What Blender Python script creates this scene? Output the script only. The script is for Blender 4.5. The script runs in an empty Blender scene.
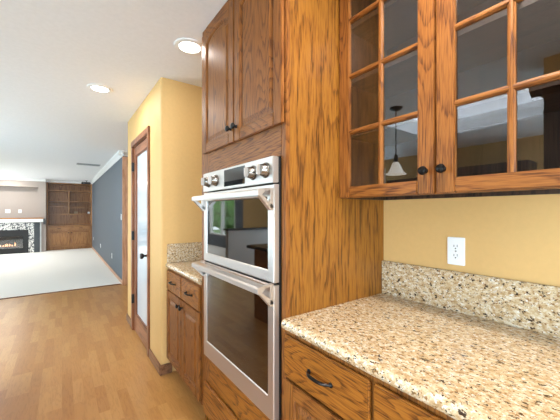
import bpy, bmesh, math, random
from mathutils import Vector, Matrix
random.seed(7)
S = bpy.context.scene
COL = S.collection
R = math.radians

# ------------------------------------------------------------------ camera
cam = bpy.data.cameras.new('camera')
cam.sensor_width = 36.0
cam.lens = 299.0 / 560.0 * 36.0
cam.shift_y = 2.0 / 560.0
cam.clip_start = 0.02
co = bpy.data.objects.new('camera', cam)
COL.objects.link(co)
co.location = (0, 0, 1.334)
co.rotation_euler = (R(90), 0, R(-36.1))
S.camera = co

# ------------------------------------------------------------------ world, view
w = bpy.data.worlds.new('sky')
S.world = w
w.use_nodes = True
bg = w.node_tree.nodes['Background']
bg.inputs[0].default_value = (0.80, 0.90, 1.0, 1)
bg.inputs[1].default_value = 6.0
S.view_settings.view_transform = 'Standard'
S.view_settings.look = 'None'
S.view_settings.gamma = 1
S.view_settings.use_curve_mapping = False
S.view_settings.exposure = -0.03


def area(name, loc, rot, sx, sy, power, color):
    l = bpy.data.lights.new(name, 'AREA')
    l.shape = 'RECTANGLE'
    l.size, l.size_y = sx, sy
    l.energy, l.color = power, color
    o = bpy.data.objects.new(name, l)
    COL.objects.link(o)
    o.location, o.rotation_euler = loc, rot
    return o


DAY = (0.53, 0.80, 1.0)
# added daylight lamps inside unseen windows, tilted up to brighten the ceiling
area('daylight_fill_nook', (-3.44, 4.9, 1.25), (R(122), 0, R(-90)), 2.2, 2.0, 175, DAY)
area('daylight_fill_patio', (-0.9, -2.92, 1.3), (R(122), 0, 0), 3.4, 2.1, 160, DAY)
area('daylight_fill_side', (-3.44, -0.9, 1.35), (R(122), 0, R(-90)), 2.6, 1.9, 175, DAY)
area('daylight_fill_family', (-3.44, 12.25, 1.3), (R(118), 0, R(-110)), .85, 1.8, 90, (0.76, 0.90, 1.0))  # added with its window to brighten the family room

# ------------------------------------------------------------------ node helpers


def mat(name):
    m = bpy.data.materials.new(name)
    m.use_nodes = True
    nt = m.node_tree
    b = nt.nodes['Principled BSDF']
    return m, nt, b


def N(nt, t, **kw):
    n = nt.nodes.new(t)
    for k, v in kw.items():
        setattr(n, k, v)
    return n


def L(nt, a, b):
    nt.links.new(a, b)


def srgb(r, g, b):
    def f(c):
        c /= 255.0
        return c / 12.92 if c <= 0.04045 else ((c + 0.055) / 1.055) ** 2.4
    return (f(r), f(g), f(b), 1)


def plain(name, col, rough=0.5, metal=0.0, bump=None, spec=0.5, coat=0.0):
    m, nt, b = mat(name)
    b.inputs['Base Color'].default_value = col
    b.inputs['Roughness'].default_value = rough
    b.inputs['Metallic'].default_value = metal
    b.inputs['Specular IOR Level'].default_value = spec
    b.inputs['Coat Weight'].default_value = coat
    if bump:
        sc, st, dist = bump
        tc = N(nt, 'ShaderNodeTexCoord')
        no = N(nt, 'ShaderNodeTexNoise')
        no.inputs['Scale'].default_value = sc
        no.inputs['Detail'].default_value = 4
        L(nt, tc.outputs['Object'], no.inputs['Vector'])
        bp = N(nt, 'ShaderNodeBump')
        bp.inputs['Strength'].default_value = st
        bp.inputs['Distance'].default_value = dist
        L(nt, no.outputs['Fac'], bp.inputs['Height'])
        L(nt, bp.outputs[0], b.inputs['Normal'])
        # a touch of mottling of the paint itself
        mx = N(nt, 'ShaderNodeMixRGB', blend_type='MULTIPLY')
        mx.inputs[0].default_value = 1
        mx.inputs[1].default_value = col
        rp = N(nt, 'ShaderNodeValToRGB')
        rp.color_ramp.elements[0].position, rp.color_ramp.elements[1].position = 0.3, 0.7
        rp.color_ramp.elements[0].color = (0.96, 0.96, 0.96, 1)
        rp.color_ramp.elements[1].color = (1, 1, 1, 1)
        L(nt, no.outputs['Fac'], rp.inputs[0])
        L(nt, rp.outputs[0], mx.inputs[2])
        L(nt, mx.outputs[0], b.inputs['Base Color'])
    return m


def wood(name, axis, light, mid, dark, ring=6.0, freq=9.0, fleck=75.0, rough=0.34, long=0.085, flong=0.05, amount=0.5, coat=0.15, pores=0.72):
    """Oak: flecks stretched along the grain, gathered along the contour lines of a broad stretched noise."""
    m, nt, b = mat(name)
    tc = N(nt, 'ShaderNodeTexCoord')
    oi = N(nt, 'ShaderNodeObjectInfo')
    mul = N(nt, 'ShaderNodeMath', operation='MULTIPLY')
    mul.inputs[1].default_value = 23.0
    L(nt, oi.outputs['Random'], mul.inputs[0])
    add = N(nt, 'ShaderNodeVectorMath', operation='ADD')
    L(nt, tc.outputs['Object'], add.inputs[0])
    L(nt, mul.outputs[0], add.inputs[1])

    def noise(sc, det, l, rg=0.5, dist=0.0):
        mp = N(nt, 'ShaderNodeMapping')
        q = [1, 1, 1]
        q['XYZ'.index(axis)] = l
        mp.inputs['Scale'].default_value = q
        L(nt, add.outputs[0], mp.inputs['Vector'])
        n = N(nt, 'ShaderNodeTexNoise')
        n.inputs['Scale'].default_value = sc
        n.inputs['Detail'].default_value = det
        n.inputs['Roughness'].default_value = rg
        n.inputs['Distortion'].default_value = dist
        L(nt, mp.outputs[0], n.inputs['Vector'])
        return n.outputs['Fac']

    def math_(op, a, b_, c=None):
        x = N(nt, 'ShaderNodeMath', operation=op)
        for i, v in enumerate((a, b_, c)):
            if v is None:
                continue
            if isinstance(v, (int, float)):
                x.inputs[i].default_value = v
            else:
                L(nt, v, x.inputs[i])
        return x.outputs[0]
    wob = math_('MULTIPLY_ADD', noise(fleck * .5, 2, flong), 0.55, math_('MULTIPLY', noise(ring, 1.5, long, 0.4, 0.15), freq))
    rings = math_('FRACT', wob, None)                      # one ramp per growth ring
    fl = noise(fleck, 2.5, flong, 0.6)
    # early wood: a dark porous line at the start of every ring, broken up by the flecks
    lin = N(nt, 'ShaderNodeValToRGB')
    q = lin.color_ramp.elements
    q[0].position, q[0].color = 0.0, (0, 0, 0, 1)
    q[1].position, q[1].color = 1.0, (0.0, 0.0, 0.0, 1)
    for p, c in ((0.10, 1.0), (0.30, 0.55), (0.55, 0.0)):
        x = q.new(p)
        x.color = (c, c, c, 1)
    L(nt, rings, lin.inputs[0])
    v = math_('SUBTRACT', math_('MULTIPLY_ADD', fl, 1.9, -0.42), math_('MULTIPLY', lin.outputs[0], amount))
    rp = N(nt, 'ShaderNodeValToRGB')
    e = rp.color_ramp.elements
    e[0].position, e[0].color = 0.05, dark
    e[1].position, e[1].color = 0.50, light
    x = e.new(0.28)
    x.color = mid
    L(nt, v, rp.inputs[0])
    pn_ = noise(300, 2, 0.03)
    r2 = N(nt, 'ShaderNodeValToRGB')
    r2.color_ramp.elements[0].position, r2.color_ramp.elements[1].position = 0.34, 0.56
    r2.color_ramp.elements[0].color = (pores, pores * 0.95, pores * 0.9, 1)
    r2.color_ramp.elements[1].color = (1, 1, 1, 1)
    L(nt, pn_, r2.inputs[0])
    mx = N(nt, 'ShaderNodeMixRGB', blend_type='MULTIPLY')
    mx.inputs[0].default_value = 1
    L(nt, rp.outputs[0], mx.inputs[1])
    L(nt, r2.outputs[0], mx.inputs[2])
    L(nt, mx.outputs[0], b.inputs['Base Color'])
    b.inputs['Roughness'].default_value = rough
    b.inputs['Specular IOR Level'].default_value = 0.32
    b.inputs['Coat Weight'].default_value = coat
    b.inputs['Coat Roughness'].default_value = 0.25
    bp = N(nt, 'ShaderNodeBump')
    bp.inputs['Strength'].default_value = 0.12
    bp.inputs['Distance'].default_value = 0.002
    L(nt, pn_, bp.inputs['Height'])
    L(nt, bp.outputs[0], b.inputs['Normal'])
    return m


def granite(name):
    m, nt, b = mat(name)
    tc = N(nt, 'ShaderNodeTexCoord')
    mp = N(nt, 'ShaderNodeMapping')
    mp.inputs['Rotation'].default_value = (R(20), R(25), R(35))
    mp.inputs['Scale'].default_value = (1, 0.7, 1)
    L(nt, tc.outputs['Object'], mp.inputs['Vector'])

    def noise(sc, det, rough=0.6, off=0.0):
        n = N(nt, 'ShaderNodeTexNoise')
        n.inputs['Scale'].default_value = sc
        n.inputs['Detail'].default_value = det
        n.inputs['Roughness'].default_value = rough
        a = N(nt, 'ShaderNodeVectorMath', operation='ADD')
        a.inputs[1].default_value = (off, off * 2, off * 3)
        L(nt, mp.outputs[0], a.inputs[0])
        L(nt, a.outputs[0], n.inputs['Vector'])
        return n.outputs['Fac']
    rp = N(nt, 'ShaderNodeValToRGB')
    e = rp.color_ramp.elements
    e[0].position, e[0].color = 0.30, srgb(160, 124, 84)
    e[1].position, e[1].color = 0.72, srgb(226, 218, 204)
    for p, c in ((0.42, srgb(186, 154, 112)), (0.52, srgb(203, 179, 143)), (0.60, srgb(214, 198, 170))):
        x = e.new(p)
        x.color = c
    L(nt, noise(70, 5, .7), rp.inputs[0])

    def speck(prev, fac, lo, hi, col):
        r = N(nt, 'ShaderNodeValToRGB')
        r.color_ramp.elements[0].position, r.color_ramp.elements[1].position = lo, hi
        L(nt, fac, r.inputs[0])
        x = N(nt, 'ShaderNodeMixRGB')
        L(nt, r.outputs[0], x.inputs[0])
        L(nt, prev, x.inputs[1])
        x.inputs[2].default_value = col
        return x.outputs[0]
    c = speck(rp.outputs[0], noise(115, 4, 0.65, 3), 0.58, 0.64, srgb(230, 226, 216))
    c = speck(c, noise(125, 4, 0.65, 7), 0.57, 0.62, srgb(142, 104, 66))
    c = speck(c, noise(85, 3.5, 0.7, 11), 0.585, 0.61, srgb(62, 46, 34))
    L(nt, c, b.inputs['Base Color'])
    b.inputs['Roughness'].default_value = 0.16
    b.inputs['Specular IOR Level'].default_value = 0.5
    return m


def floor_wood(name):
    m, nt, b = mat(name)
    tc = N(nt, 'ShaderNodeTexCoord')
    mp = N(nt, 'ShaderNodeMapping')
    mp.inputs['Rotation'].default_value = (0, 0, R(90))
    L(nt, tc.outputs['Object'], mp.inputs['Vector'])
    br = N(nt, 'ShaderNodeTexBrick')
    br.offset, br.offset_frequency = 0.41, 3
    br.inputs['Scale'].default_value = 1
    br.inputs['Brick Width'].default_value = 0.36
    br.inputs['Row Height'].default_value = 0.066
    br.inputs['Mortar Size'].default_value = 0.0006
    br.inputs['Mortar Smooth'].default_value = 0.0
    br.inputs['Bias'].default_value = 0.0
    br.inputs['Color1'].default_value = (0, 0, 0, 1)
    br.inputs['Color2'].default_value = (1, 1, 1, 1)
    br.inputs['Mortar'].default_value = (0.15, 0.15, 0.15, 1)
    L(nt, mp.outputs[0], br.inputs['Vector'])
    rp = N(nt, 'ShaderNodeValToRGB')
    e = rp.color_ramp.elements
    e[0].position, e[0].color = 0.0, srgb(174, 120, 62)
    e[1].position, e[1].color = 1.0, srgb(192, 142, 82)
    x = e.new(0.5)
    x.color = srgb(184, 131, 72)
    L(nt, br.outputs['Color'], rp.inputs[0])
    # grain, shifted plank by plank
    off = N(nt, 'ShaderNodeVectorMath', operation='MULTIPLY_ADD')
    off.inputs[1].default_value = (7, 13, 5)
    L(nt, br.outputs['Color'], off.inputs[0])
    L(nt, tc.outputs['Object'], off.inputs[2])
    m2 = N(nt, 'ShaderNodeMapping')
    m2.inputs['Scale'].default_value = (1, 0.12, 1)
    L(nt, off.outputs[0], m2.inputs['Vector'])
    n1 = N(nt, 'ShaderNodeTexNoise')
    n1.inputs['Scale'].default_value = 22
    n1.inputs['Detail'].default_value = 4
    L(nt, m2.outputs[0], n1.inputs['Vector'])
    mm = N(nt, 'ShaderNodeMath', operation='MULTIPLY')
    mm.inputs[1].default_value = 7
    L(nt, n1.outputs['Fac'], mm.inputs[0])
    fr = N(nt, 'ShaderNodeMath', operation='FRACT')
    L(nt, mm.outputs[0], fr.inputs[0])
    r2 = N(nt, 'ShaderNodeValToRGB')
    e = r2.color_ramp.elements
    e[0].position, e[0].color = 0.0, (0.80, 0.76, 0.70, 1)
    e[1].position, e[1].color = 1.0, (0.93, 0.92, 0.9, 1)
    x = e.new(0.4)
    x.color = (1, 1, 1, 1)
    L(nt, fr.outputs[0], r2.inputs[0])
    mx = N(nt, 'ShaderNodeMixRGB', blend_type='MULTIPLY')
    mx.inputs[0].default_value = 0.8
    L(nt, rp.outputs[0], mx.inputs[1])
    L(nt, r2.outputs[0], mx.inputs[2])
    L(nt, mx.outputs[0], b.inputs['Base Color'])
    b.inputs['Roughness'].default_value = 0.30
    return m


def glass(name, tint=(1, 1, 1, 1), ior=1.5):
    m = bpy.data.materials.new(name)
    m.use_nodes = True
    nt = m.node_tree
    for n in list(nt.nodes):
        nt.nodes.remove(n)
    out = N(nt, 'ShaderNodeOutputMaterial')
    tr = N(nt, 'ShaderNodeBsdfTransparent')
    tr.inputs[0].default_value = tint
    gl = N(nt, 'ShaderNodeBsdfGlossy')
    gl.inputs['Roughness'].default_value = 0.005
    fz = N(nt, 'ShaderNodeFresnel')
    ge = N(nt, 'ShaderNodeNewGeometry')
    mi = N(nt, 'ShaderNodeMix')
    mi.inputs[2].default_value = ior
    mi.inputs[3].default_value = 1.0 / ior
    L(nt, ge.outputs['Backfacing'], mi.inputs[0])
    L(nt, mi.outputs[0], fz.inputs[0])
    mx = N(nt, 'ShaderNodeMixShader')
    L(nt, fz.outputs[0], mx.inputs[0])
    L(nt, tr.outputs[0], mx.inputs[1])
    L(nt, gl.outputs[0], mx.inputs[2])
    L(nt, mx.outputs[0], out.inputs[0])
    return m


def emit(name, col, strength):
    m, nt, b = mat(name)
    b.inputs['Base Color'].default_value = col
    b.inputs['Emission Color'].default_value = col
    b.inputs['Emission Strength'].default_value = strength
    return m


def mosaic(name):
    m, nt, b = mat(name)
    tc = N(nt, 'ShaderNodeTexCoord')
    vo = N(nt, 'ShaderNodeTexVoronoi')
    vo.inputs['Scale'].default_value = 36
    L(nt, tc.outputs['Object'], vo.inputs['Vector'])
    rp = N(nt, 'ShaderNodeValToRGB')
    rp.color_ramp.interpolation = 'CONSTANT'
    e = rp.color_ramp.elements
    e[0].position, e[0].color = 0.0, srgb(70, 72, 76)
    e[1].position, e[1].color = 0.3, srgb(160, 158, 155)
    for p, c in ((0.45, srgb(225, 222, 216)), (0.75, srgb(90, 90, 92)), (0.82, srgb(235, 233, 228))):
        x = e.new(p)
        x.color = c
    L(nt, vo.outputs['Color'], rp.inputs[0])
    L(nt, rp.outputs[0], b.inputs['Base Color'])
    b.inputs['Roughness'].default_value = 0.25
    return m


# ------------------------------------------------------------------ materials
V_L, V_M, V_D = srgb(152, 98, 34), srgb(136, 83, 27), srgb(98, 58, 18)      # golden veneer
O_L, O_M, O_D = srgb(148, 92, 40), srgb(129, 75, 30), srgb(92, 51, 20)       # solid oak
VEN_Z = wood('oak_veneer_upright', 'Z', V_L, V_M, V_D, ring=5, freq=18, fleck=190, long=0.16, flong=0.06, amount=0.42, rough=.4)
OAK_Z = wood('oak_upright', 'Z', O_L, O_M, O_D, ring=6, freq=27, fleck=300, long=.17, flong=.04, amount=0.42, rough=.45, coat=0)
OAK_Y = wood('oak_lengthwise', 'Y', O_L, O_M, O_D, ring=6, freq=27, fleck=300, long=.17, flong=.04, amount=0.42, rough=.45, coat=0)
OAK_X = wood('oak_crosswise', 'X', O_L, O_M, O_D, ring=6, freq=27, fleck=300, long=.17, flong=.04, amount=0.42, rough=.45, coat=0)
DRW_Y = wood('oak_drawer_front', 'Y', srgb(158, 97, 34), srgb(134, 78, 26), srgb(88, 49, 18), ring=6, freq=26, fleck=240, amount=0.42, long=.2, flong=.04, rough=.42, coat=.05)
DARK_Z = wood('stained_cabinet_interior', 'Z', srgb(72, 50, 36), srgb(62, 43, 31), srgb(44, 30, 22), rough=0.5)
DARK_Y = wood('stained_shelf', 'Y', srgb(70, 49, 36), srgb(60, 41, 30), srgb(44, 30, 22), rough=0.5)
BOOK_X = wood('bookcase_oak_lengthwise', 'X', srgb(182, 130, 78), srgb(172, 120, 70), srgb(150, 100, 56))
BOOK_Z = wood('bookcase_oak_upright', 'Z', srgb(182, 130, 78), srgb(172, 120, 70), srgb(150, 100, 56))
BASE_Y = wood('baseboard_wood', 'Y', srgb(140, 98, 70), srgb(128, 86, 60), srgb(104, 68, 46))
TRIM_Z = wood('casing_wood', 'Z', srgb(222, 172, 138), srgb(214, 162, 128), srgb(198, 144, 110))
DOOR_Z = wood('pantry_door_wood', 'Z', srgb(152, 98, 66), srgb(138, 86, 56), srgb(110, 66, 42))
DOOR_Y = wood('pantry_door_rail_wood', 'Y', srgb(152, 98, 66), srgb(138, 86, 56), srgb(110, 66, 42))
GRAN = granite('speckled_granite')
FLOORM = floor_wood('strip_oak_floor')
CARPET = plain('carpet_pile', srgb(240, 234, 226), 0.95, bump=(220, 0.5, 0.01), spec=0.1)
YELLOW = plain('yellow_wall_paint', srgb(216, 174, 112), 0.6, bump=(45, 0.12, 0.004), spec=0.3)
CEIL = plain('ceiling_paint', srgb(243, 243, 244), 0.75, bump=(38, 0.12, 0.006), spec=0.2)
GREY = plain('slate_wall_paint', srgb(98, 104, 112), 0.6, bump=(45, 0.1, 0.004), spec=0.3)
TAUPE = plain('taupe_wall_paint', srgb(172, 160, 152), 0.6, bump=(45, 0.1, 0.004), spec=0.3)
WHITE = plain('white_trim_paint', srgb(238, 238, 236), 0.4)
PLAST = plain('white_plastic', srgb(240, 240, 238), 0.35)
SLOT = plain('dark_slot', srgb(30, 28, 26), 0.6)
STEEL = plain('brushed_steel', srgb(200, 190, 182), 0.38, 0.88)
STEELD = plain('satin_steel_knob', srgb(138, 133, 126), 0.25, 1.0)
BLACKM = plain('black_metal', srgb(22, 21, 21), 0.4)
BRONZE = plain('oil_rubbed_bronze', srgb(30, 25, 22), 0.35, 0.7)
CHAR = plain('charcoal_paint', srgb(66, 70, 74), 0.5)
VENTM = plain('vent_grey', srgb(165, 165, 165), 0.5)
GLASS = glass('clear_cabinet_glass', (0.96, 0.965, 0.97, 1), 1.95)
WGLASS = glass('window_glass')
SHADE = plain('pendant_glass', srgb(245, 240, 230), 0.3)
LEAF = plain('leaf_green', srgb(100, 150, 62), 0.6, bump=(9, 0.6, 0.1))
LAMP = emit('downlight_glow', (1, 0.95, 0.86, 1), 8)
FLAME = emit('flame_glow', (1.0, 0.50, 0.26, 1), 1.6)
LOG = plain('fire_log', srgb(110, 92, 80), 0.9)
MOSAIC = mosaic('mosaic_tile')


def dark_mirror(name, col, refl):
    m = bpy.data.materials.new(name)
    m.use_nodes = True
    nt = m.node_tree
    b = nt.nodes['Principled BSDF']
    b.inputs['Base Color'].default_value = col
    b.inputs['Roughness'].default_value = 0.03
    b.inputs['IOR'].default_value = refl
    return m


OVENGLASS = dark_mirror('oven_glass', srgb(10, 8, 7), 2.1)
ETCH, nt_, b_ = mat('pantry_frosted_glass')
b_.inputs['Base Color'].default_value = srgb(205, 212, 216)
b_.inputs['Roughness'].default_value = 0.12
b_.inputs['IOR'].default_value = 1.7

# ------------------------------------------------------------------ mesh helpers


class MB:
    def __init__(s):
        s.bm = bmesh.new()

    def box(s, x0, x1, y0, y1, z0, z1, bev=0.0, seg=2):
        t = bmesh.new()
        bmesh.ops.create_cube(t, size=1)
        for v in t.verts:
            v.co = Vector(((x0 + x1) / 2 + v.co.x * (x1 - x0), (y0 + y1) / 2 + v.co.y * (y1 - y0), (z0 + z1) / 2 + v.co.z * (z1 - z0)))
        if bev:
            bmesh.ops.bevel(t, geom=t.edges[:], offset=bev, segments=seg, affect='EDGES')
        s._merge(t)
        return s

    def _merge(s, t):
        me = bpy.data.meshes.new('tmp')
        t.to_mesh(me)
        t.free()
        s.bm.from_mesh(me)
        bpy.data.meshes.remove(me)

    def prism(s, pts, axis, a0, a1, bev=0.0):
        """polygon pts extruded along axis; pts are (Y,Z) for X, (X,Z) for Y, (X,Y) for Z"""
        t = bmesh.new()

        def mk(p, a):
            return {'X': (a, p[0], p[1]), 'Y': (p[0], a, p[1]), 'Z': (p[0], p[1], a)}[axis]
        lo = [t.verts.new(mk(p, a0)) for p in pts]
        hi = [t.verts.new(mk(p, a1)) for p in pts]
        n = len(pts)
        t.faces.new(lo)
        t.faces.new(hi)
        for i in range(n):
            t.faces.new((lo[i], lo[(i + 1) % n], hi[(i + 1) % n], hi[i]))
        bmesh.ops.recalc_face_normals(t, faces=t.faces[:])
        if bev:
            bmesh.ops.bevel(t, geom=t.edges[:], offset=bev, segments=2, affect='EDGES')
        s._merge(t)
        return s

    def loops(s, loops, cap0=True, cap1=True):
        """skin a list of equal-length point loops"""
        t = bmesh.new()
        vs = [[t.verts.new(p) for p in lp] for lp in loops]
        n = len(loops[0])
        for a, b in zip(vs, vs[1:]):
            for i in range(n):
                t.faces.new((a[i], a[(i + 1) % n], b[(i + 1) % n], b[i]))
        if cap0:
            t.faces.new(vs[0])
        if cap1:
            t.faces.new(vs[-1])
        bmesh.ops.recalc_face_normals(t, faces=t.faces[:])
        s._merge(t)
        return s

    def lathe(s, c, axis, prof, n=24, squash=None):
        """profile of (radius, distance along axis) revolved about axis through c"""
        ax = Vector(axis).normalized()
        u = ax.orthogonal().normalized()
        v = ax.cross(u)
        lp = []
        for r, d in prof:
            lp.append([Vector(c) + ax * d + (u * math.cos(2 * math.pi * i / n) + v * math.sin(2 * math.pi * i / n)) * max(r, 1e-4) for i in range(n)])
        return s.loops(lp)

    def tube(s, pts, r, n=10):
        pts = [Vector(p) for p in pts]
        lp = []
        ref = None
        for i, p in enumerate(pts):
            d = (pts[min(i + 1, len(pts) - 1)] - pts[max(i - 1, 0)]).normalized()
            if ref is None:
                ref = d.orthogonal().normalized()
            u = (ref - d * ref.dot(d)).normalized()
            ref = u
            v = d.cross(u)
            rr = r[i] if isinstance(r, (list, tuple)) else r
            lp.append([p + (u * math.cos(2 * math.pi * k / n) + v * math.sin(2 * math.pi * k / n)) * rr for k in range(n)])
        return s.loops(lp)


def link(name, mb, m, parent=None, origin=None, smooth=False, **props):
    """origin: world point of the object's own origin; children share their thing's origin"""
    o_ = Vector(parent['_o']) if parent is not None else Vector(origin or (0, 0, 0))
    for v in mb.bm.verts:
        v.co -= o_
    me = bpy.data.meshes.new(name)
    mb.bm.to_mesh(me)
    mb.bm.free()
    me.materials.append(m)
    if smooth:
        for p in me.polygons:
            p.use_smooth = True
        me.set_sharp_from_angle(angle=R(35))
    o = bpy.data.objects.new(name, me)
    COL.objects.link(o)
    if parent is not None:
        o.parent = parent
        o['_o'] = list(o_)
    else:
        o.location = o_
        o['_o'] = list(o_)
    for k, v in props.items():
        o[k] = v
    return o


def thing(name, label, cat, loc, group=None):
    o = bpy.data.objects.new(name, None)
    COL.objects.link(o)
    o.location = loc
    o.empty_display_size = 0.1
    o['_o'] = list(loc)
    o['label'], o['category'] = label, cat
    if group:
        o['group'] = group
    return o


def tag(o, label, cat, group=None):
    o['label'], o['category'] = label, cat
    if group:
        o['group'] = group
    return o


def bunch(name, parent):
    """a part made of several pieces, each its own mesh"""
    o = bpy.data.objects.new(name, None)
    COL.objects.link(o)
    o.empty_display_size = 0.05
    o.parent = parent
    o['_o'] = list(parent['_o'])
    return o


def struct(name, mb, m, smooth=False, label=None):
    o = link(name, mb, m, None, (0, 0, 0), smooth, kind='structure')
    if label:
        o['label'] = label
    return o


# ------------------------------------------------------------------ key planes
H = 2.44
WX = 1.355         # right-hand kitchen wall
FX = 0.715         # cabinet face frames
DX = 0.697         # door / drawer fronts
PY = 2.55          # pantry side wall
PX = 0.655         # pantry front wall
PE = 4.10          # pantry far end
GX, GY = 0.90, 6.11   # slate wall
BY = 13.0          # far wall
LX = -3.5          # left wall (outside the photo)
NY = -3.0          # near wall (behind the camera)

# ------------------------------------------------------------------ setting
struct('floor', MB().box(LX - .12, 3.2, NY - .12, 6.2, -0.1, 0), FLOORM, label='honey oak strip floor of the kitchen')
struct('floor_carpet', MB().box(LX - .12, GX + .12, 6.2, BY + .6, -0.1, 0.008), CARPET, label='cream carpet of the family room')
struct('trim_threshold', MB().box(LX, GX - .02, 6.185, 6.215, 0.0, 0.012, 0.004), BASE_Y)
KX0, KX1, KY0, KY1 = -2.45, -1.25, .75, 2.3       # skylight assumed over the dining nook, added for a bright mirrored band
struct('ceiling', MB().box(KX1, 3.2, NY - .12, BY + .6, H, H + .1).box(LX - .12, KX0, NY - .12, BY + .6, H, H + .1)
       .box(KX0, KX1, NY - .12, KY0, H, H + .1).box(KX0, KX1, KY1, BY + .6, H, H + .1), CEIL, label='white textured ceiling')
struct('wall_right', MB().box(WX, WX + .12, NY, PY, 0, H), YELLOW, label='yellow kitchen wall behind the counter')


def rc(cx, cy, r, a0, a1, n=6):
    return [(cx + r * math.cos(R(a0 + (a1 - a0) * i / n)), cy + r * math.sin(R(a0 + (a1 - a0) * i / n))) for i in range(n + 1)]


# pantry: side wall with rounded outside corner, front wall with the door opening
DY0, DY1, DZ = 2.975, 3.705, 2.065
r = 0.022
foot = rc(PX + r, PY + r, r, 270, 180) + [(PX, DY0), (PX + .11, DY0), (PX + .11, PY + .11), (3.0, PY + .11), (3.0, PY)]
m = MB().prism(foot, 'Z', 0, H)
foot2 = [(PX, DY1), (PX + .11, DY1), (PX + .11, PE - .11), (3.0, PE - .11), (3.0, PE)] + rc(PX + r, PE - r, r, 90, 180)
m.prism(foot2, 'Z', 0, H)
m.box(PX, PX + .11, DY0, DY1, DZ, H)
struct('wall_pantry', m, YELLOW, smooth=True, label='yellow pantry walls with rounded outside corner')
struct('wall_pantry_back', MB().box(1.6, 1.72, PY + .11, PE - .11, 0, H), WHITE)
# slate wall of the family room
struct('wall_slate', MB().box(GX, GX + .12, GY, BY, 0, H), GREY, label='slate grey wall of the family room')
struct('trim_slate_wall_end', MB().box(GX - .012, GX + .15, GY - .03, GY - .001, 0, 2.345, .004), TRIM_Z, label='wooden casing on the end of the slate wall')
struct('wall_hall', MB().box(GX + .121, 3.0, GY, GY + .12, 0, H), YELLOW)
struct('wall_hall_end', MB().box(3.0, 3.12, PY, GY, 0, H), YELLOW)
# far wall: alcove for the bookcase, taupe chimney breast with a niche over the mantel
CB = 12.75      # chimney breast face
m = MB()
m.box(LX, -.435, CB, CB + .12, 2.16, H)                 # above the niche
m.box(-.64, -.435, CB, CB + .12, 0, 2.16)               # right of the niche
m.box(LX, -2.6, CB, CB + .12, 0, 2.16)
m.box(-2.6, -.64, CB, CB + .12, 0, 1.0)                 # below
m.box(-2.7, -.55, CB + .30, CB + .42, .9, 2.3)          # niche back
m.box(-2.7, -.55, CB + .12, CB + .30, 2.16, 2.2)
m.box(-.64, -.60, CB + .12, CB + .30, .9, 2.16)
m.box(-2.64, -2.6, CB + .12, CB + .30, .9, 2.16)
m.box(-2.7, -.55, CB + .12, CB + .30, .96, 1.0)
m.box(-.55, -.435, CB + .12, BY + .5, 0, H)
struct('wall_back', m, TAUPE, label='taupe chimney wall with a niche above the mantel')
struct('wall_back_alcove', MB().box(-.435, GX + .12, BY + .42, BY + .54, 0, H), TAUPE)

# crown mouldings and baseboards
crown = [(0, 0), (.0, -.085), (.012, -.085), (.02, -.06), (.05, -.025), (.07, -.018), (.075, 0)]
struct('trim_crown_slate', MB().prism([(GX - p, H + q) for p, q in crown], 'Y', GY - .105, BY - .04).prism([(GY - .03 - p, H + q) for p, q in crown], 'X', GX - .075, 3.0), WHITE)
struct('trim_crown_back', MB().prism([(CB - p, H + q) for p, q in crown], 'X', LX, -.435), WHITE)
struct('trim_crown_alcove', MB().prism([(BY - .02 - p, H + q) for p, q in crown], 'X', -.435, GX - .08), WHITE)
struct('baseboard_slate', MB().box(GX - .014, GX - .001, GY + .001, BY - .05, .008, .075, .003), TRIM_Z)
m = MB().box(PX - .014, PX - .0005, PY + .004, 2.92, 0, .085, .004)
m.box(PX - .014, .742, PY - .014, PY - .0005, 0, .085, .004)
struct('baseboard_pantry', m, BASE_Y, label='brown wooden baseboard around the pantry corner')
struct('baseboard_pantry_far', MB().box(PX - .014, PX - .0005, 3.765, PE, 0, .085, .004), BASE_Y)
# walls that close the place outside the photo; window openings let the daylight in


def wall_with_holes(name, axis, pos, thick, a0, a1, holes, m_):
    mb = MB()
    cur = a0

    def bx(p0, p1, z0, z1):
        if p1 - p0 < 1e-4 or z1 - z0 < 1e-4:
            return
        if axis == 'X':
            mb.box(pos, pos + thick, p0, p1, z0, z1)
        else:
            mb.box(p0, p1, pos, pos + thick, z0, z1)
    for h0, h1, z0, z1 in holes:
        bx(cur, h0, 0, H)
        bx(h0, h1, 0, z0)
        bx(h0, h1, z1, H)
        cur = h1
    bx(cur, a1, 0, H)
    return struct(name, mb, m_)


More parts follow.
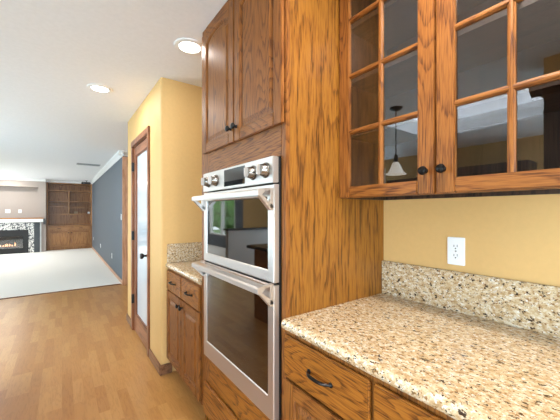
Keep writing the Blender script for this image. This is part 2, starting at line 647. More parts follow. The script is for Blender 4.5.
wall_with_holes('wall_left', 'X', LX - .12, .12, NY, 8.75, [(-2.2, .4, .4, 2.3), (3.8, 6.0, .25, 2.25)], YELLOW)  # second opening added to hold a window lamp
wall_with_holes('wall_left_family', 'X', LX - .12, .12, 8.75, BY, [(9.3, 11.5, .45, 2.15), (11.8, 12.7, .35, 2.25)], GREY)  # last opening added so its lamp lights the family room
wall_with_holes('wall_near', 'Y', NY - .12, .12, LX - .12, WX + .12, [(-2.6, .8, .25, 2.35)], YELLOW)
nwin = 0
for axis, a0, a1, z0, z1, n in (('X', -2.2, .4, .4, 2.3, 3), ('X', 3.8, 6.0, .25, 2.25, 2), 
                                ('X', 9.3, 11.5, .45, 2.15, 2), ('X', 11.8, 12.7, .35, 2.25, 1), ('Y', -2.6, .8, .25, 2.35, 3)):
    nwin += 1
    mb, gb = MB(), MB()
    p = (LX if axis == 'X' else NY)

    def bb(b_, q0, q1, y0, y1, w0, w1):
        if axis == 'X':
            b_.box(p + q0, p + q1, y0, y1, w0, w1)
        else:
            b_.box(y0, y1, p + q0, p + q1, w0, w1)
    fw = .05
    bb(mb, -.12, .02, a0, a1, z0, z0 + fw)
    bb(mb, -.12, .02, a0, a1, z1 - fw, z1)
    for i in range(n + 1):
        c = a0 + fw / 2 + (a1 - a0 - fw) * i / n
        bb(mb, -.12, .02, c - fw / 2, c + fw / 2, z0 + fw, z1 - fw)
    bb(gb, -.075, -.069, a0 + fw, a1 - fw, z0 + fw, z1 - fw)
    wo = struct('window_%d' % nwin, mb, WHITE)
    link('pane', gb, WGLASS, wo)

nwin += 1
wo = struct('window_%d' % nwin, MB().box(KX0 - .06, KX0, KY0 - .06, KY1 + .06, H + .1, H + .2).box(KX1, KX1 + .06, KY0 - .06, KY1 + .06, H + .1, H + .2)
            .box(KX0, KX1, KY0 - .06, KY0, H + .1, H + .2).box(KX0, KX1, KY1, KY1 + .06, H + .1, H + .2), WHITE)
link('pane', MB().box(KX0, KX1, KY0, KY1, H + .12, H + .126), WGLASS, wo)

# ------------------------------------------------------------------ pantry door
m = MB()
for y0, y1, z0, z1 in ((2.925, DY0 + .005, 0, DZ + .06), (DY1 - .005, 3.765, 0, DZ + .06)):
    m.box(PX - .018, PX - .0005, y0, y1, z0, z1, .005)
m.box(PX - .020, PX - .0005, 2.92, 3.77, DZ - .002, DZ + .062, .005)
m.box(PX, PX + .11, DY0 + .0005, DY0 + .012, 0, DZ - .012)
m.box(PX, PX + .11, DY1 - .012, DY1 - .0005, 0, DZ - .012)
m.box(PX, PX + .11, DY0 + .0005, DY1 - .0005, DZ - .012, DZ - .0005)
struct('trim_pantry_casing', m, DOOR_Z, label='wooden casing around the pantry door')
d0, d1 = DY0 + .015, DY1 - .015
g0, g1, gz0, gz1 = 3.075, 3.605, .20, 1.955
dx0, dx1 = PX + .004, PX + .04
m = MB().box(dx0, dx1, d0, g0, .008, DZ - .015, .003).box(dx0, dx1, g1, d1, .008, DZ - .015, .003)
m.prism([(d0, 0), (d0, 0)], 'X', 0, 0) if False else None
door = struct('door_1', m, DOOR_Z, label='pantry door with tall frosted glass pane and black knob')
link('rail', MB().box(dx0, dx1, g0, g1, .008, gz0, .003), DOOR_Y, door)
link('rail', MB().box(dx0, dx1, g0, g1, gz1, DZ - .015, .003), DOOR_Y, door)
m = MB()
for a, b, c, d in ((g0, g0 + .012, gz0, gz1), (g1 - .012, g1, gz0, gz1), (g0, g1, gz0, gz0 + .012), (g0, g1, gz1 - .012, gz1)):
    m.box(dx0 + .006, dx1 - .006, a, b, c, d, .003)
link('glazing_bead', m, DOOR_Z, door)
link('glass_pane', MB().box(PX + .018, PX + .024, g0 + .003, g1 - .003, gz0 + .003, gz1 - .003), ETCH, door, label='frosted glass pane')
link('door_knob', MB().lathe((dx0, 3.03, .92), (-1, 0, 0), [(.028, 0), (.028, .006), (.011, .01), (.010, .035), (.022, .042), (.028, .055), (.024, .068), (.0, .072)]), BLACKM, door, smooth=True, label='black door knob')
for z in (.36, 1.07, 1.84):
    link('hinge', MB().box(PX - .024, PX + .003, DY1 - .022, DY1 - .008, z - .05, z + .05, .003), BLACKM, door)

# ------------------------------------------------------------------ cabinet builders


def knob(parent, c, axis=(-1, 0, 0), s=1.0, m_=None):
    return link('knob', MB().lathe(c, axis, [(.009 * s, 0), (.007 * s, .004 * s), (.006 * s, .012 * s), (.013 * s, .016 * s), (.0155 * s, .022 * s), (.013 * s, .028 * s), (.006 * s, .031 * s), (0, .0315 * s)], 20), m_ or BRONZE, parent, smooth=True)


def pull(parent, y, z, x, half=.052):
    pts = []
    for i in range(13):
        t = -1 + 2 * i / 12
        pts.append((x - .004 - .024 * (1 - abs(t) ** 3.0), y + half * t, z + .004 * (1 - t * t)))
    rad = [.0045 + .0018 * math.cos(math.pi * (i - 6) / 12) for i in range(13)]
    m = MB().tube(pts, rad)
    for s in (-1, 1):
        m.lathe((x, y + s * half, z), (-1, 0, 0), [(.009, 0), (.0085, .003), (.005, .006), (0, .007)], 14)
    return link('pull_handle', m, BRONZE, parent, smooth=True)


def opening(y0, y1, z0, z1, rise, i, n=12):
    pts = [(y0 + i, z0 + i), (y1 - i, z0 + i)]
    for k in range(n + 1):
        t = k / n
        y = (y1 - i) + ((y0 + i) - (y1 - i)) * t
        q = 2 * t - 1
        pts.append((y, z1 - i + rise * (1 - q * q)))
    return pts


def panel_door(parent, y0, y1, z0, z1, st=.055, rl=.055, rise=0.0, xf=DX, th=.0165, mz=None, my=None, name='door'):
    """frame-and-raised-panel door facing -X"""
    mz, my = mz or OAK_Z, my or OAK_Y
    a, b = y0 + st, y1 - st
    c, d = z0 + rl, z1 - rl - rise
    dr = bunch(name, parent)
    link('stile', MB().box(xf, xf + th, y0, a, z0, z1, .0025), mz, dr)
    link('stile', MB().box(xf, xf + th, b, y1, z0, z1, .0025), mz, dr)
    link('rail', MB().box(xf, xf + th, a, b, z0, c, .004), my, dr)
    top = [(b, d), (b, z1), (a, z1), (a, d)]
    n = 12
    arch = [(a + (b - a) * k / n, d + rise * (1 - (2 * k / n - 1) ** 2)) for k in range(1, n)]
    link('rail', MB().prism(top + (arch if rise else []), 'X', xf, xf + th, .0 if rise else .003), my, dr)

    def lp(i, x):
        return [(x, p, q) for p, q in opening(a, b, c, d, rise, i)]
    m = MB().loops([lp(0, xf + .002), lp(.004, xf + .004), lp(.007, xf + .010), lp(.016, xf + .0105), lp(.030, xf + .004), lp(.033, xf + .0025), lp(.036, xf + .0025)], cap0=False)
    link('panel', m, mz, dr)
    return dr


def glass_door(parent, y0, y1, z0, z1, bars, st=.058, rl=.048, xf=1.01, th=.02):
    a, b, c, d = y0 + st, y1 - st, z0 + rl, z1 - rl
    dr = bunch('door', parent)
    link('stile', MB().box(xf, xf + th, y0, a, z0, z1, .003), OAK_Z, dr)
    link('stile', MB().box(xf, xf + th, b, y1, z0, z1, .003), OAK_Z, dr)
    link('rail', MB().box(xf, xf + th, a, b, z0, c, .004), OAK_Y, dr)
    link('rail', MB().box(xf, xf + th, a, b, d, z1, .004), OAK_Y, dr)
    bar = [(-.010, .016), (-.010, .006), (-.006, .0035), (-.005, .001), (-.002, 0), (.002, 0), (.005, .001), (.006, .0035), (.010, .006), (.010, .016)]
    ym = (a + b) / 2
    link('upright_muntin', MB().prism([(xf + q + .001, ym + p) for p, q in bar], 'Z', c, d), OAK_Z, dr, smooth=True)
    for z in bars:
        link('cross_muntin', MB().prism([(xf + q + .0016, z + p) for p, q in bar], 'Y', a, b), OAK_Y, dr, smooth=True)
    zs = [c] + list(bars) + [d]
    for p0, p1 in ((a, ym), (ym, b)):
        for q0, q1 in zip(zs, zs[1:]):
            link('glass_pane', MB().box(xf + .0115, xf + .0145, p0, p1, q0, q1), GLASS, dr)
    return dr


def slab_drawer(parent, y0, y1, z0, z1, handle=True, m_=None, xf=DX, th=.0165):
    dr = link('drawer', MB().box(xf, xf + th, y0, y1, z0, z1, .005, 3), m_ or DRW_Y, parent)
    if handle:
        pull(dr, (y0 + y1) / 2, (z0 + z1) / 2, xf)
    return dr


# ------------------------------------------------------------------ tall oven cabinet
TY0, TY1 = .94, 1.82
OY0, OY1 = .975, 1.70
OZ0, OZ1 = .485, 1.558
t = thing('oven_cabinet', 'tall oak cabinet housing the double wall oven, wide side panel facing the counter', 'cabinet', (1.03, 1.37, 0))
m = MB().box(FX + .02, WX - .002, TY0, TY0 + .018, .0, H - .002)
link('side_panel', m, VEN_Z, t, label='broad golden oak side panel')
link('side_panel', MB().box(FX + .02, WX - .002, TY1 - .018, TY1, 0, H - .002), VEN_Z, t)
link('stile', MB().box(FX, FX + .02, TY0, OY0 - .004, .12, H - .002, .002), OAK_Z, t)
link('stile', MB().box(FX, FX + .02, OY1 + .004, TY1, .12, H - .002, .002), OAK_Z, t)
link('rail', MB().box(FX, FX + .02, OY0 - .004, OY1 + .004, OZ1 + .004, 1.70, .002), OAK_Y, t)
link('rail', MB().box(FX, FX + .02, OY0 - .004, OY1 + .004, .285, OZ0 - .004, .002), DRW_Y, t)
link('shelf', MB().box(FX + .02, WX - .012, TY0 + .018, TY1 - .018, OZ1 + .006, OZ1 + .024), OAK_Y, t)
link('shelf', MB().box(FX + .02, WX - .012, TY0 + .018, TY1 - .018, OZ0 - .03, OZ0 - .006), OAK_Y, t)
link('back', MB().box(WX - .012, WX - .004, TY0 + .018, TY1 - .018, .1, H - .004), DARK_Z, t)
link('top', MB().box(FX + .02, WX - .012, TY0 + .018, TY1 - .018, H - .02, H - .004), OAK_Y, t)
link('toe_kick', MB().box(.775, .79, TY0 + .018, TY1 - .018, 0, .12), BLACKM, t)
ym = 1.352
dl = panel_door(t, ym + .005, 1.765, 1.688, 2.436, rise=.035)
knob(dl, (DX, ym + .030, 1.757))
dr = panel_door(t, TY0 + .008, ym - .005, 1.688, 2.436, rise=.035)
knob(dr, (DX, ym - .030, 1.757))
slab_drawer(t, TY0 + .008, 1.752, .115, .303, handle=False)

# ------------------------------------------------------------------ double wall oven
ov = thing('wall_oven', 'stainless steel double wall oven set into the tall oak cabinet', 'oven', (.70, (OY0 + OY1) / 2, OZ0))
link('oven_body', MB().box(.706, 1.25, OY0 + .004, OY1 - .004, OZ0 + .004, OZ1 - .004).box(.706, .7145, OY0 - .001, OY1 + .001, OZ0 + .001, OZ1 - .001), BLACKM, ov)
OF = .680
cp = link('control_panel', MB().box(OF - .004, .7058, OY0, OY1, 1.452, OZ1, .003), STEEL, ov)
link('display', MB().box(OF - .0055, OF - .003, 1.20, 1.415, 1.464, 1.548, .0008), OVENGLASS, cp, label='black glass display')
for y in (1.615, 1.515, 1.125, 1.025):
    c = (OF - .004, y, 1.505)
    kb = link('oven_knob', MB().lathe(c, (-1, 0, 0), [(.032, 0), (.032, .004), (.028, .006), (.027, .014), (.025, .018), (.022, .030), (.020, .032), (0, .0325)], 32), STEELD, cp, smooth=True)
    link('knob_grip', MB().box(OF - .050, OF - .030, y - .006, y + .006, 1.505 - .022, 1.505 + .022, .004), STEEL, kb)


def oven_door(z0, z1, gz0_, gz1_, hz):
    y0, y1 = OY0, OY1
    a, b = y0 + .045, y1 - .045
    m = MB()
    # frame with bevelled inner edge
    def lp(y_0, y_1, z_0, z_1, x):
        return [(x, y_0, z_0), (x, y_1, z_0), (x, y_1, z_1), (x, y_0, z_1)]
    m.loops([lp(y0, y1, z0, z1, .7058), lp(y0, y1, z0, z1, OF + .003), lp(y0 + .003, y1 - .003, z0 + .003, z1 - .003, OF),
             lp(a - .004, b + .004, gz0_ - .004, gz1_ + .004, OF), lp(a, b, gz0_, gz1_, OF + .004), lp(a, b, gz0_, gz1_, .7045)], cap1=False)
    d = link('oven_door', m, STEEL, ov)
    link('door_glass', MB().box(OF + .003, OF + .010, a + .0005, b - .0005, gz0_ + .0005, gz1_ - .0005), OVENGLASS, d, label='dark reflective oven glass')
    # handle: flat bar carried on slanted end brackets
    h = MB()
    h.prism([(.606, hz - .014), (.606, hz + .006), (.612, hz + .012), (.644, hz + .016), (.644, hz + .006), (.622, hz - .014)], 'Y', y0, y1, .0015)
    for s0, s1 in ((y0, y0 + .022), (y1 - .022, y1)):
        h.prism([(.612, hz - .012), (.626, hz - .010), (OF, hz - .052), (OF, hz - .072), (.668, hz - .072)], 'Y', s0, s1, .001)
        h.prism([(.664, hz - .062), (.664, hz + .018), (OF, hz + .018), (OF, hz - .062)], 'Y', s0, s1, .001)
        h.prism([(.636, hz + .006), (.664, hz + .008), (.664, hz + .018), (.636, hz + .014)], 'Y', s0, s1, .001)
    link('handle', h, STEEL, d)


oven_door(1.050, 1.446, 1.098, 1.395, 1.412)
oven_door(OZ0 + .006, 1.040, .585, .985, 1.030)
link('vent_strip', MB().box(.686, .700, OY0 + .01, OY1 - .01, 1.0405, 1.0495), BLACKM, ov)

# ------------------------------------------------------------------ base cabinets
# between oven and pantry wall
t = thing('base_cabinet', 'two-door oak base cabinet between the wall oven and the pantry wall', 'cabinet', (1.03, 2.17, 0))
A, B = TY1 + .001, PY - .002
link('carcass', MB().box(FX + .02, WX - .003, A, B, .11, .872).box(.79, WX - .003, A, B, 0, .11), OAK_Z, t)
link('face_frame', MB().box(FX, FX + .02, A, B, .11, .872, .002), OAK_Z, t)
ym = 2.175
for y0, y1, ky in ((ym + .005, B - .004, ym + .034), (A + .004, ym - .005, ym - .034)):
    slab_drawer(t, y0, y1, .703, .858)
    d = panel_door(t, y0, y1, .135, .694)
    knob(d, (DX, ky, .645))
# under the near counter
t = thing('base_cabinet', 'oak base cabinet with drawers under the large granite counter in the foreground', 'cabinet', (1.03, .5, 0))
A, B = -1.2, TY0 - .001
link('carcass', MB().box(FX + .02, WX - .003, A, B, .11, .872).box(.79, WX - .003, A, B, 0, .11), OAK_Z, t)
link('face_frame', MB().box(FX, FX + .02, A, B, .11, .872, .002), OAK_Z, t)
for y0, y1 in ((.532, B - .008), (.115, .519), (-.30, .102), (-.71, -.313)):
    slab_drawer(t, y0, y1, .697, .858)
    d = panel_door(t, y0, y1, .135, .686)
    knob(d, (DX, y0 + .03, .64))

# ------------------------------------------------------------------ granite counters


def counter(label, y0, y1, splash):
    ZT, ZB = .915, .874
    r_ = (ZT - ZB) / 2
    prof = [(WX - .002, ZB), (WX - .002, ZT)]
    prof += [(.690 + r_ - r_ * math.sin(R(a)), ZT - r_ + r_ * math.cos(R(a))) for a in range(0, 181, 15)]
    o = link('countertop', MB().prism(prof, 'Y', y0, y1), GRAN, None, (1.0, (y0 + y1) / 2, ZB), smooth=True)
    tag(o, label, 'countertop')
    for bx_ in splash:
        link('backsplash', MB().box(*bx_, .003), GRAN, o)
    return o


counter('long speckled beige granite countertop in the foreground, right of the oven cabinet', -1.2, TY0 - .001, [(WX - .022, WX - .002, -1.2, TY0 - .001, .9155, 1.083)])
counter('short granite countertop in the corner between oven and pantry wall', TY1 + .001, PY - .002, [(.70, WX - .024, PY - .022, PY - .002, .9155, 1.07), (WX - .022, WX - .002, TY1 + .001, PY - .002, .9155, 1.07)])

# ------------------------------------------------------------------ glass-front wall cabinet
t = thing('glass_cabinet', 'oak wall cabinet with two multi-pane glass doors above the granite counter', 'cabinet', (1.2, .51, 1.395))
UF = 1.03
A, B = .085, TY0 - .002
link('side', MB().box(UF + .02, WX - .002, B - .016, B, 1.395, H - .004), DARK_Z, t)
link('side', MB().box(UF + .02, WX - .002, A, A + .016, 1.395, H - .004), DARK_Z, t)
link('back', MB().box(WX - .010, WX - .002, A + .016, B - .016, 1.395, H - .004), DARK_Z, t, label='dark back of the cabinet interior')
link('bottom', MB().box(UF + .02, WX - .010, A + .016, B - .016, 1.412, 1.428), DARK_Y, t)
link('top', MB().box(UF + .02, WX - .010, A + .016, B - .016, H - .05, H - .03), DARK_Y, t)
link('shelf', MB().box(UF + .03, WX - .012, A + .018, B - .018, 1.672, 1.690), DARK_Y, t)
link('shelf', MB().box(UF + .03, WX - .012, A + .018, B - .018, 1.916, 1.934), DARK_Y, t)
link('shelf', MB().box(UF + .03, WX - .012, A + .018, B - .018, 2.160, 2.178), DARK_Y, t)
for ya, yb in ((A, A + .03), (B - .03, B), (.485, .525)):
    link('stile', MB().box(UF, UF + .02, ya, yb, 1.395, H - .004), OAK_Z, t)
for ya, yb in ((A + .03, .485), (.525, B - .03)):
    link('rail', MB().box(UF, UF + .02, ya, yb, 1.395, 1.43), OAK_Y, t)
    link('rail', MB().box(UF, UF + .02, ya, yb, H - .04, H - .004), OAK_Y, t)
bars = (1.682, 1.926, 2.170)
d = glass_door(t, .508, B - .004, 1.397, 2.434, bars)
knob(d, (1.01, .536, 1.475))
d = glass_door(t, A + .004, .500, 1.397, 2.434, bars)
knob(d, (1.01, .476, 1.475))

# ------------------------------------------------------------------ outlets and switches


def outlet(name, label, c, ax, group=None, kind='duplex', s=1.0):
    """plate facing -X (ax='X') or -Y (ax='Y'), standing on a wall at c"""
    t = thing(name, label, 'outlet' if kind == 'duplex' else 'switch', c, group)
    x, y, z = c

    def bx_(mb, d0, d1, a0, a1, z0, z1, bev=0.0):
        if ax == 'X':
            mb.box(x - d1, x - d0, y + a0, y + a1, z + z0, z + z1, bev)
        else:
            mb.box(x + a0, x + a1, y - d1, y - d0, z + z0, z + z1, bev)
        return mb
    link('plate', bx_(MB(), .0005, .006, -.035 * s, .035 * s, -.0585, .0585, .002), PLAST, t)
    axis = (-1, 0, 0) if ax == 'X' else (0, -1, 0)

    def pt(d, a, zz):
        return (x - d, y + a, z + zz) if ax == 'X' else (x + a, y - d, z + zz)
    if kind == 'duplex':
        for zz in (.0195, -.0195):
            f = link('receptacle', MB().lathe(pt(.0055, 0, zz), axis, [(.0165, 0), (.0165, .002), (.0155, .003), (0, .003)], 20), PLAST, t, smooth=True)
            mb = MB()
            bx_(mb, .0084, .0089, -.0075, -.0055, zz - .002, zz + .008)
            bx_(mb, .0084, .0089, .0055, .0075, zz - .002, zz + .007)
            mb.lathe(pt(.0084, 0, zz - .008), axis, [(.0028, 0), (.0028, .0005), (0, .0006)], 10)
            link('slot', mb, SLOT, f)
        link('screw', MB().lathe(pt(.006, 0, 0), axis, [(.003, 0), (.003, .001), (0, .0012)], 10), STEELD, t)
    else:
        link('rocker', bx_(MB(), .006, .010, -.016, .016, -.033, .033, .002), PLAST, t)
    return t


outlet('wall_outlet', 'white duplex outlet on the yellow wall above the granite backsplash', (WX, .585, 1.168), 'X')
outlet('wall_outlet', 'white outlet low on the slate wall, the nearest to the kitchen', (GX, 7.58, .36), 'X')
outlet('wall_outlet', 'white outlet low on the slate wall, the middle one of three', (GX, 10.0, .36), 'X')
outlet('wall_outlet', 'white outlet low on the slate wall, right beside the bookcase', (GX, 12.35, .40), 'X')
outlet('light_switch', 'white switch plate on the slate wall near its wooden end casing', (GX, 6.27, 1.24), 'X', kind='switch', s=1.0)
outlet('wall_outlet', 'left white plate low in the niche above the mantel', (-1.42, CB + .30, 1.36), 'Y', kind='switch', s=1.8)
outlet('wall_outlet', 'right white plate low in the niche above the mantel', (-1.12, CB + .30, 1.36), 'Y', kind='switch', s=1.2)

# ------------------------------------------------------------------ built-in bookcase
bc = thing('bookcase', 'built-in oak bookcase with open shelves over cupboards beside the slate wall', 'bookcase', (.24, BY, 0))
X0, X1, BT = -.43, GX - .004, 2.352
link('side', MB().box(X0, X0 + .04, BY, BY + .40, .008, BT), BOOK_Z, bc)
link('side', MB().box(X1 - .04, X1, BY, BY + .40, .008, BT), BOOK_Z, bc)
link('back', MB().box(X0 + .04, X1 - .04, BY + .385, BY + .40, .1, BT), BOOK_Z, bc)
link('top', MB().box(X0 + .04, X1 - .04, BY, BY + .385, BT - .03, BT), BOOK_X, bc)
for z in (2.065, 1.235):
    link('shelf', MB().box(X0 + .04, X1 - .04, BY + .02, BY + .385, z, z + .03), BOOK_X, bc)
for xa, xb, z in ((X0 + .04, .185, 1.70), (.215, X1 - .04, 1.70), (X0 + .04, .185, 1.52), (.215, X1 - .04, 1.48)):
    link('shelf', MB().box(xa, xb, BY + .02, BY + .385, z, z + .022), BOOK_X, bc)
link('divider', MB().box(.185, .215, BY + .02, BY + .385, 1.265, 2.065), BOOK_Z, bc)
link('cabinet_top', MB().box(X0 - .003, X1 + .003, BY - .035, BY + .385, .838, .868, .004), BOOK_X, bc)
link('cabinet_box', MB().box(X0 + .0405, X1 - .0405, BY + .035, BY + .385, .008, .838), BOOK_Z, bc)


def back_door(parent, x0, x1, z0, z1, st=.07):
    yf, th = BY - .022, .02
    d = bunch('door', parent)
    link('stile', MB().box(x0, x0 + st, yf, yf + th, z0, z1, .003), BOOK_Z, d)
    link('stile', MB().box(x1 - st, x1, yf, yf + th, z0, z1, .003), BOOK_Z, d)
    link('rail', MB().box(x0 + st, x1 - st, yf, yf + th, z0, z0 + st, .003), BOOK_X, d)
    link('rail', MB().box(x0 + st, x1 - st, yf, yf + th, z1 - st, z1, .003), BOOK_X, d)
    link('panel', MB().box(x0 + st + .014, x1 - st - .014, yf + .006, yf + th, z0 + st + .014, z1 - st - .014, .004), BOOK_Z, d)
    return d


for x0, x1, kx in ((X0 + .045, .224, .19), (.246, X1 - .045, .28)):
    dd = link('drawer', MB().box(x0, x1, BY - .022, BY - .002, .705, .822, .004), BOOK_X, bc)
    xm = (x0 + x1) / 2
    link('pull_handle', MB().box(xm - .055, xm + .055, BY - .042, BY - .022, .752, .766, .004), BRONZE, dd)
    d = back_door(bc, x0, x1, .10, .68)
    link('knob', MB().lathe((kx, BY - .022, .60), (0, -1, 0), [(.009, 0), (.008, .012), (.018, .018), (.016, .028), (0, .03)], 14), BRONZE, d, smooth=True)
# things on the shelves
o = link('storage_box', MB().box(.36, .47, BY + .10, BY + .20, 1.2655, 1.36, .008), plain('tan_box', srgb(170, 140, 104), 0.7), None, (.41, BY + .15, 1.2655))
tag(o, 'small tan box on the long bookcase shelf', 'box')
o = link('thermostat_cube', MB().box(.765, .84, BY + .10, BY + .16, 1.2655, 1.345, .012, 3), PLAST, None, (.8, BY + .13, 1.2655))
o.name = 'white_cube'
tag(o, 'small white cube at the right end of the bookcase shelf', 'ornament')

# ------------------------------------------------------------------ fireplace
fp = thing('fireplace', 'gas fireplace with mosaic tile surround and dark legs under a white mantel', 'fireplace', (-1.6, CB, 0))
cx = -1.60
YF = CB - .06
L0, L1 = cx - .86, cx + .86
link('tile_surround', MB().prism([(L0, .008), (L0, .985), (L1, .985), (L1, .008), (L1 - .14, .008), (L1 - .14, .76), (L0 + .14, .76), (L0 + .14, .008)], 'Y', YF, CB - .001), MOSAIC, fp)
fb = link('firebox', MB().box(L0 + .14, L1 - .14, YF - .012, CB - .001, .56, .76, .004).box(L0 + .14, L1 - .14, YF - .012, CB - .001, .008, .18, .004)
          .box(L0 + .14, L0 + .28, YF - .012, CB - .001, .18, .56).box(L1 - .28, L1 - .14, YF - .012, CB - .001, .18, .56).box(L0 + .28, L1 - .28, CB - .012, CB - .001, .18, .56), BLACKM, fp)
link('fire_glass', MB().box(L0 + .28, L1 - .28, YF - .004, YF, .18, .56), GLASS, fb)
lg = MB()
for x0, x1, z, rr in ((cx - .5, cx + .5, .215, .022), (cx - .4, cx + .1, .25, .018), (cx - .05, cx + .45, .255, .018)):
    lg.tube([(x0, CB - .03, z), ((x0 + x1) / 2, CB - .028, z + .01), (x1, CB - .032, z + .004)], [rr * .8, rr, rr * .85], 8)
link('logs', lg, LOG, fb, smooth=True)
fl = MB()
for i in range(7):
    x = cx + .04 + i * .058 + random.uniform(-.02, .02)
    h = .04 + .10 * random.random()
    fl.tube([(x, CB - .036, .25), (x + .012, CB - .036, .25 + h * .5), (x - .006, CB - .036, .25 + h)], [.022, .017, .001], 8)
link('flames', fl, FLAME, fb, smooth=True, label='orange gas flames')
for s in (-1, 1):
    xa = L1 if s > 0 else L0 - .15
    link('pilaster', MB().box(xa, xa + .15, YF - .025, CB - .001, .008, .985, .004), CHAR, fp)
    xb = xa + .15 if s > 0 else xa - .035
    link('edge_trim', MB().box(xb, xb + .035, YF, CB - .001, .008, .985), WHITE, fp)
ma = link('mantel', MB().box(L0 - .24, L1 + .24, YF - .14, CB - .001, 1.005, 1.11, .004), WHITE, fp, label='white mantel shelf')
link('mantel_top', MB().box(L0 - .25, L1 + .25, YF - .15, CB - .001, 1.1105, 1.15, .004), BOOK_X, ma)
for s in (-1, 1):
    xa = L1 + .2405 if s > 0 else L0 - .2855
    link('mantel_end', MB().box(xa, xa + .045, YF - .15, CB - .001, .93, 1.115, .003), CHAR, ma)

# ------------------------------------------------------------------ ceiling fittings


def downlight(label, x, y, spot=30, r0=.10, grp='recessed ceiling lights'):
    t = thing('recessed_light', label, 'ceiling light', (x, y, H - .0005), grp)
    link('trim_ring', MB().lathe((x, y, H - .0005), (0, 0, -1), [(r0, 0), (r0, .003), (r0 * .97, .006), (r0 * .72, .009), (r0 * .68, .006), (r0 * .68, 0)], 32), PLAST, t, smooth=True)
    link('lamp_face', MB().lathe((x, y, H - .001), (0, 0, -1), [(r0 * .67, 0), (r0 * .66, .005), (r0 * .3, .0075), (0, .008)], 28), LAMP, t, smooth=True)
    l = bpy.data.lights.new('downlight_beam', 'AREA')
    l.shape, l.size = 'DISK', r0 * 1.3
    l.energy, l.color = spot * 0.4, (1.0, 0.96, 0.90)
    lo = bpy.data.objects.new('downlight_beam', l)
    COL.objects.link(lo)
    lo.parent = t
    lo.location = (0, 0, -.012)
    return t


downlight('round recessed ceiling light nearest the oven cabinet', .690, 1.97, 8)
downlight('round recessed ceiling light in front of the pantry door', .275, 3.11, 25)
downlight('small recessed ceiling light in front of the fireplace', -1.30, 12.2, 50)
downlight('unseen recessed light added to brighten the fireplace end of the family room', -2.3, 11.0, 75)  # added out of view to brighten the far room
downlight('unseen recessed light added to brighten the middle of the family room', -1.6, 9.3, 75)  # extra lamp out of view, lifts the family room light
downlight('recessed ceiling light over the foreground counter', .55, .30, 55)
downlight('recessed ceiling light over the kitchen aisle behind', .10, -1.4, 25)
downlight('recessed ceiling light over the far peninsula end', -1.2, 3.6, 25)

vt = thing('ceiling_vent', 'rectangular slotted air vent in the white ceiling of the family room', 'vent', (.50, 8.25, H - .0005))
link('frame', MB().box(.27, .73, 8.12, 8.14, H - .008, H - .0005).box(.27, .73, 8.36, 8.38, H - .008, H - .0005).box(.27, .29, 8.14, 8.36, H - .008, H - .0005).box(.71, .73, 8.14, 8.36, H - .008, H - .0005), VENTM, vt)
link('duct_opening', MB().box(.29, .71, 8.14, 8.36, H - .003, H - .0008), SLOT, vt)
sl = MB()
for i in range(7):
    y = 8.155 + i * .0305
    sl.box(.29, .71, y, y + .010, H - .009, H - .0035)
link('louvers', sl, VENTM, vt)

sp = thing('ceiling_projector', 'small black projector hanging from the ceiling corner above the bookcase', 'projector', (.70, 12.55, H))
link('mount', MB().lathe((.70, 12.55, H - .0005), (0, 0, -1), [(.05, 0), (.05, .006), (.012, .01), (.012, .05), (.02, .055), (0, .056)], 16), BLACKM, sp, smooth=True)
bd = link('housing', MB().box(.55, .82, 12.45, 12.65, 2.315, 2.384, .012, 3), BLACKM, sp)
link('lens', MB().lathe((.615, 12.45, 2.35), (0, -1, 0), [(.026, 0), (.026, .012), (.018, .014), (0, .012)], 16), OVENGLASS, bd, smooth=True)

# ------------------------------------------------------------------ rest of the kitchen, seen mirrored in the glass
pd = thing('pendant_lamp', 'pendant lamp with bell-shaped white glass shade over the peninsula', 'pendant lamp', (-.82, 1.84, H))
link('canopy', MB().lathe((-.82, 1.84, H - .0005), (0, 0, -1), [(.065, 0), (.065, .006), (.05, .02), (.012, .03), (0, .031)], 24), BRONZE, pd, smooth=True)
link('stem', MB().tube([(-.82, 1.84, H - .03), (-.82, 1.84, 1.93)], .006).lathe((-.82, 1.84, 1.93), (0, 0, -1), [(.008, -.02), (.02, 0), (.022, .06), (.03, .075), (0, .08)], 16), BRONZE, pd, smooth=True)
link('lamp_shade', MB().lathe((-.82, 1.84, 1.86), (0, 0, -1), [(.03, 0), (.045, .03), (.055, .06), (.075, .10), (.105, .125), (.10, .128), (.07, .10), (.045, .06), (.02, .01)], 28), emit('lit_pendant_glass', (1, .93, .82, 1), 1.6), pd, smooth=True)
pn = thing('kitchen_peninsula', 'kitchen peninsula with dark stone top opposite the oven', 'peninsula', (-.9, 2.2, 0))
link('cabinet_box', MB().box(-1.18, -.60, 1.0, 3.25, 0, .875), OAK_Z, pn)
link('stone_top', MB().box(-1.25, -.53, .95, 3.33, .876, .915, .006), plain('dark_stone', srgb(50, 42, 36), .15), pn)
hu = thing('hanging_cabinet', 'dark wooden cabinets hung from a soffit over the peninsula', 'cabinet', (-.9, -.3, 1.42))
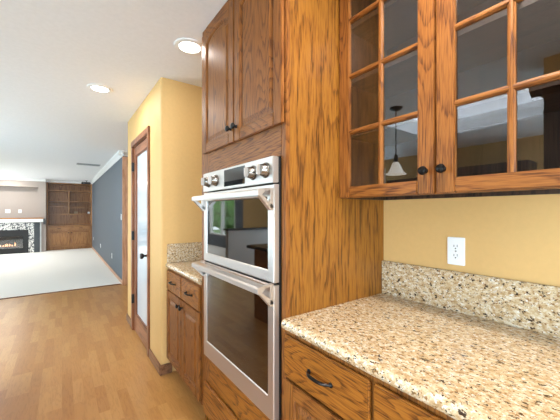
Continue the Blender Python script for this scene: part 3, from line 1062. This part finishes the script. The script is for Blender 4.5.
link('cabinet_box', MB().box(-1.06, -.75, -1.6, .62, 1.42, 2.20), DARK_Z, hu)
link('crown', MB().prism([(-.75, 2.17), (-.75, 2.24), (-.68, 2.24), (-.70, 2.21)], 'Y', -1.6, .69), DARK_Y, hu)
link('crown', MB().prism([(.62, 2.17), (.62, 2.24), (.69, 2.24), (.67, 2.21)], 'X', -1.06, -.68), DARK_Y, hu)
struct('trim_soffit', MB().box(-1.06, -.75, -1.6, .62, 2.24, H - .001), YELLOW)
ht = thing('hutch', 'dark wooden hutch against the left wall of the dining nook', 'hutch', (-3.2, 2.4, 0))
link('base', MB().box(-3.48, -2.95, 1.3, 3.5, 0, .9), DARK_Z, ht)
link('upper', MB().box(-3.48, -3.1, 1.3, 2.3, .9, 2.05).box(-3.48, -3.1, 2.7, 3.5, .9, 1.95), DARK_Z, ht)
pw = struct('wall_half', MB().box(LX, -1.4, 5.6, 5.72, 0, .95), TAUPE)
link('cap', MB().box(LX, -1.36, 5.55, 5.77, .9505, .985, .005), DARK_Y, pw)
# greenery outside the family room window
for i, (x, y, rr) in enumerate(((-6.3, 9.6, 1.2), (-6.9, 12.9, 1.5), (-7.4, 16.8, 1.7))):
    tr = thing('garden_shrub', ('round green shrub outside the family room window, nearest the house', 'middle green shrub outside the family room window', 'farthest green shrub outside the family room window')[i], 'shrub', (x, y, 0), 'shrubs outside the window')
    b_ = bmesh.new()
    bmesh.ops.create_icosphere(b_, subdivisions=4, radius=rr)
    for v in b_.verts:
        v.co = Vector((x, y, rr + .1)) + v.co * (1 + .16 * math.sin(7 * v.co.x + 3 * v.co.z) * math.sin(6 * v.co.y + 2) + .08 * random.random())
    mb = MB()
    mb._merge(b_)
    link('foliage', mb, LEAF, tr)
    link('stem', MB().tube([(x, y, 0), (x, y, .3)], .08), BOOK_Z, tr)
struct('ground', MB().box(-16, LX - .13, -6, 22, -.15, -.05), plain('lawn', srgb(110, 140, 80), .9))

for o in bpy.data.objects:
    if '_o' in o:
        del o['_o']
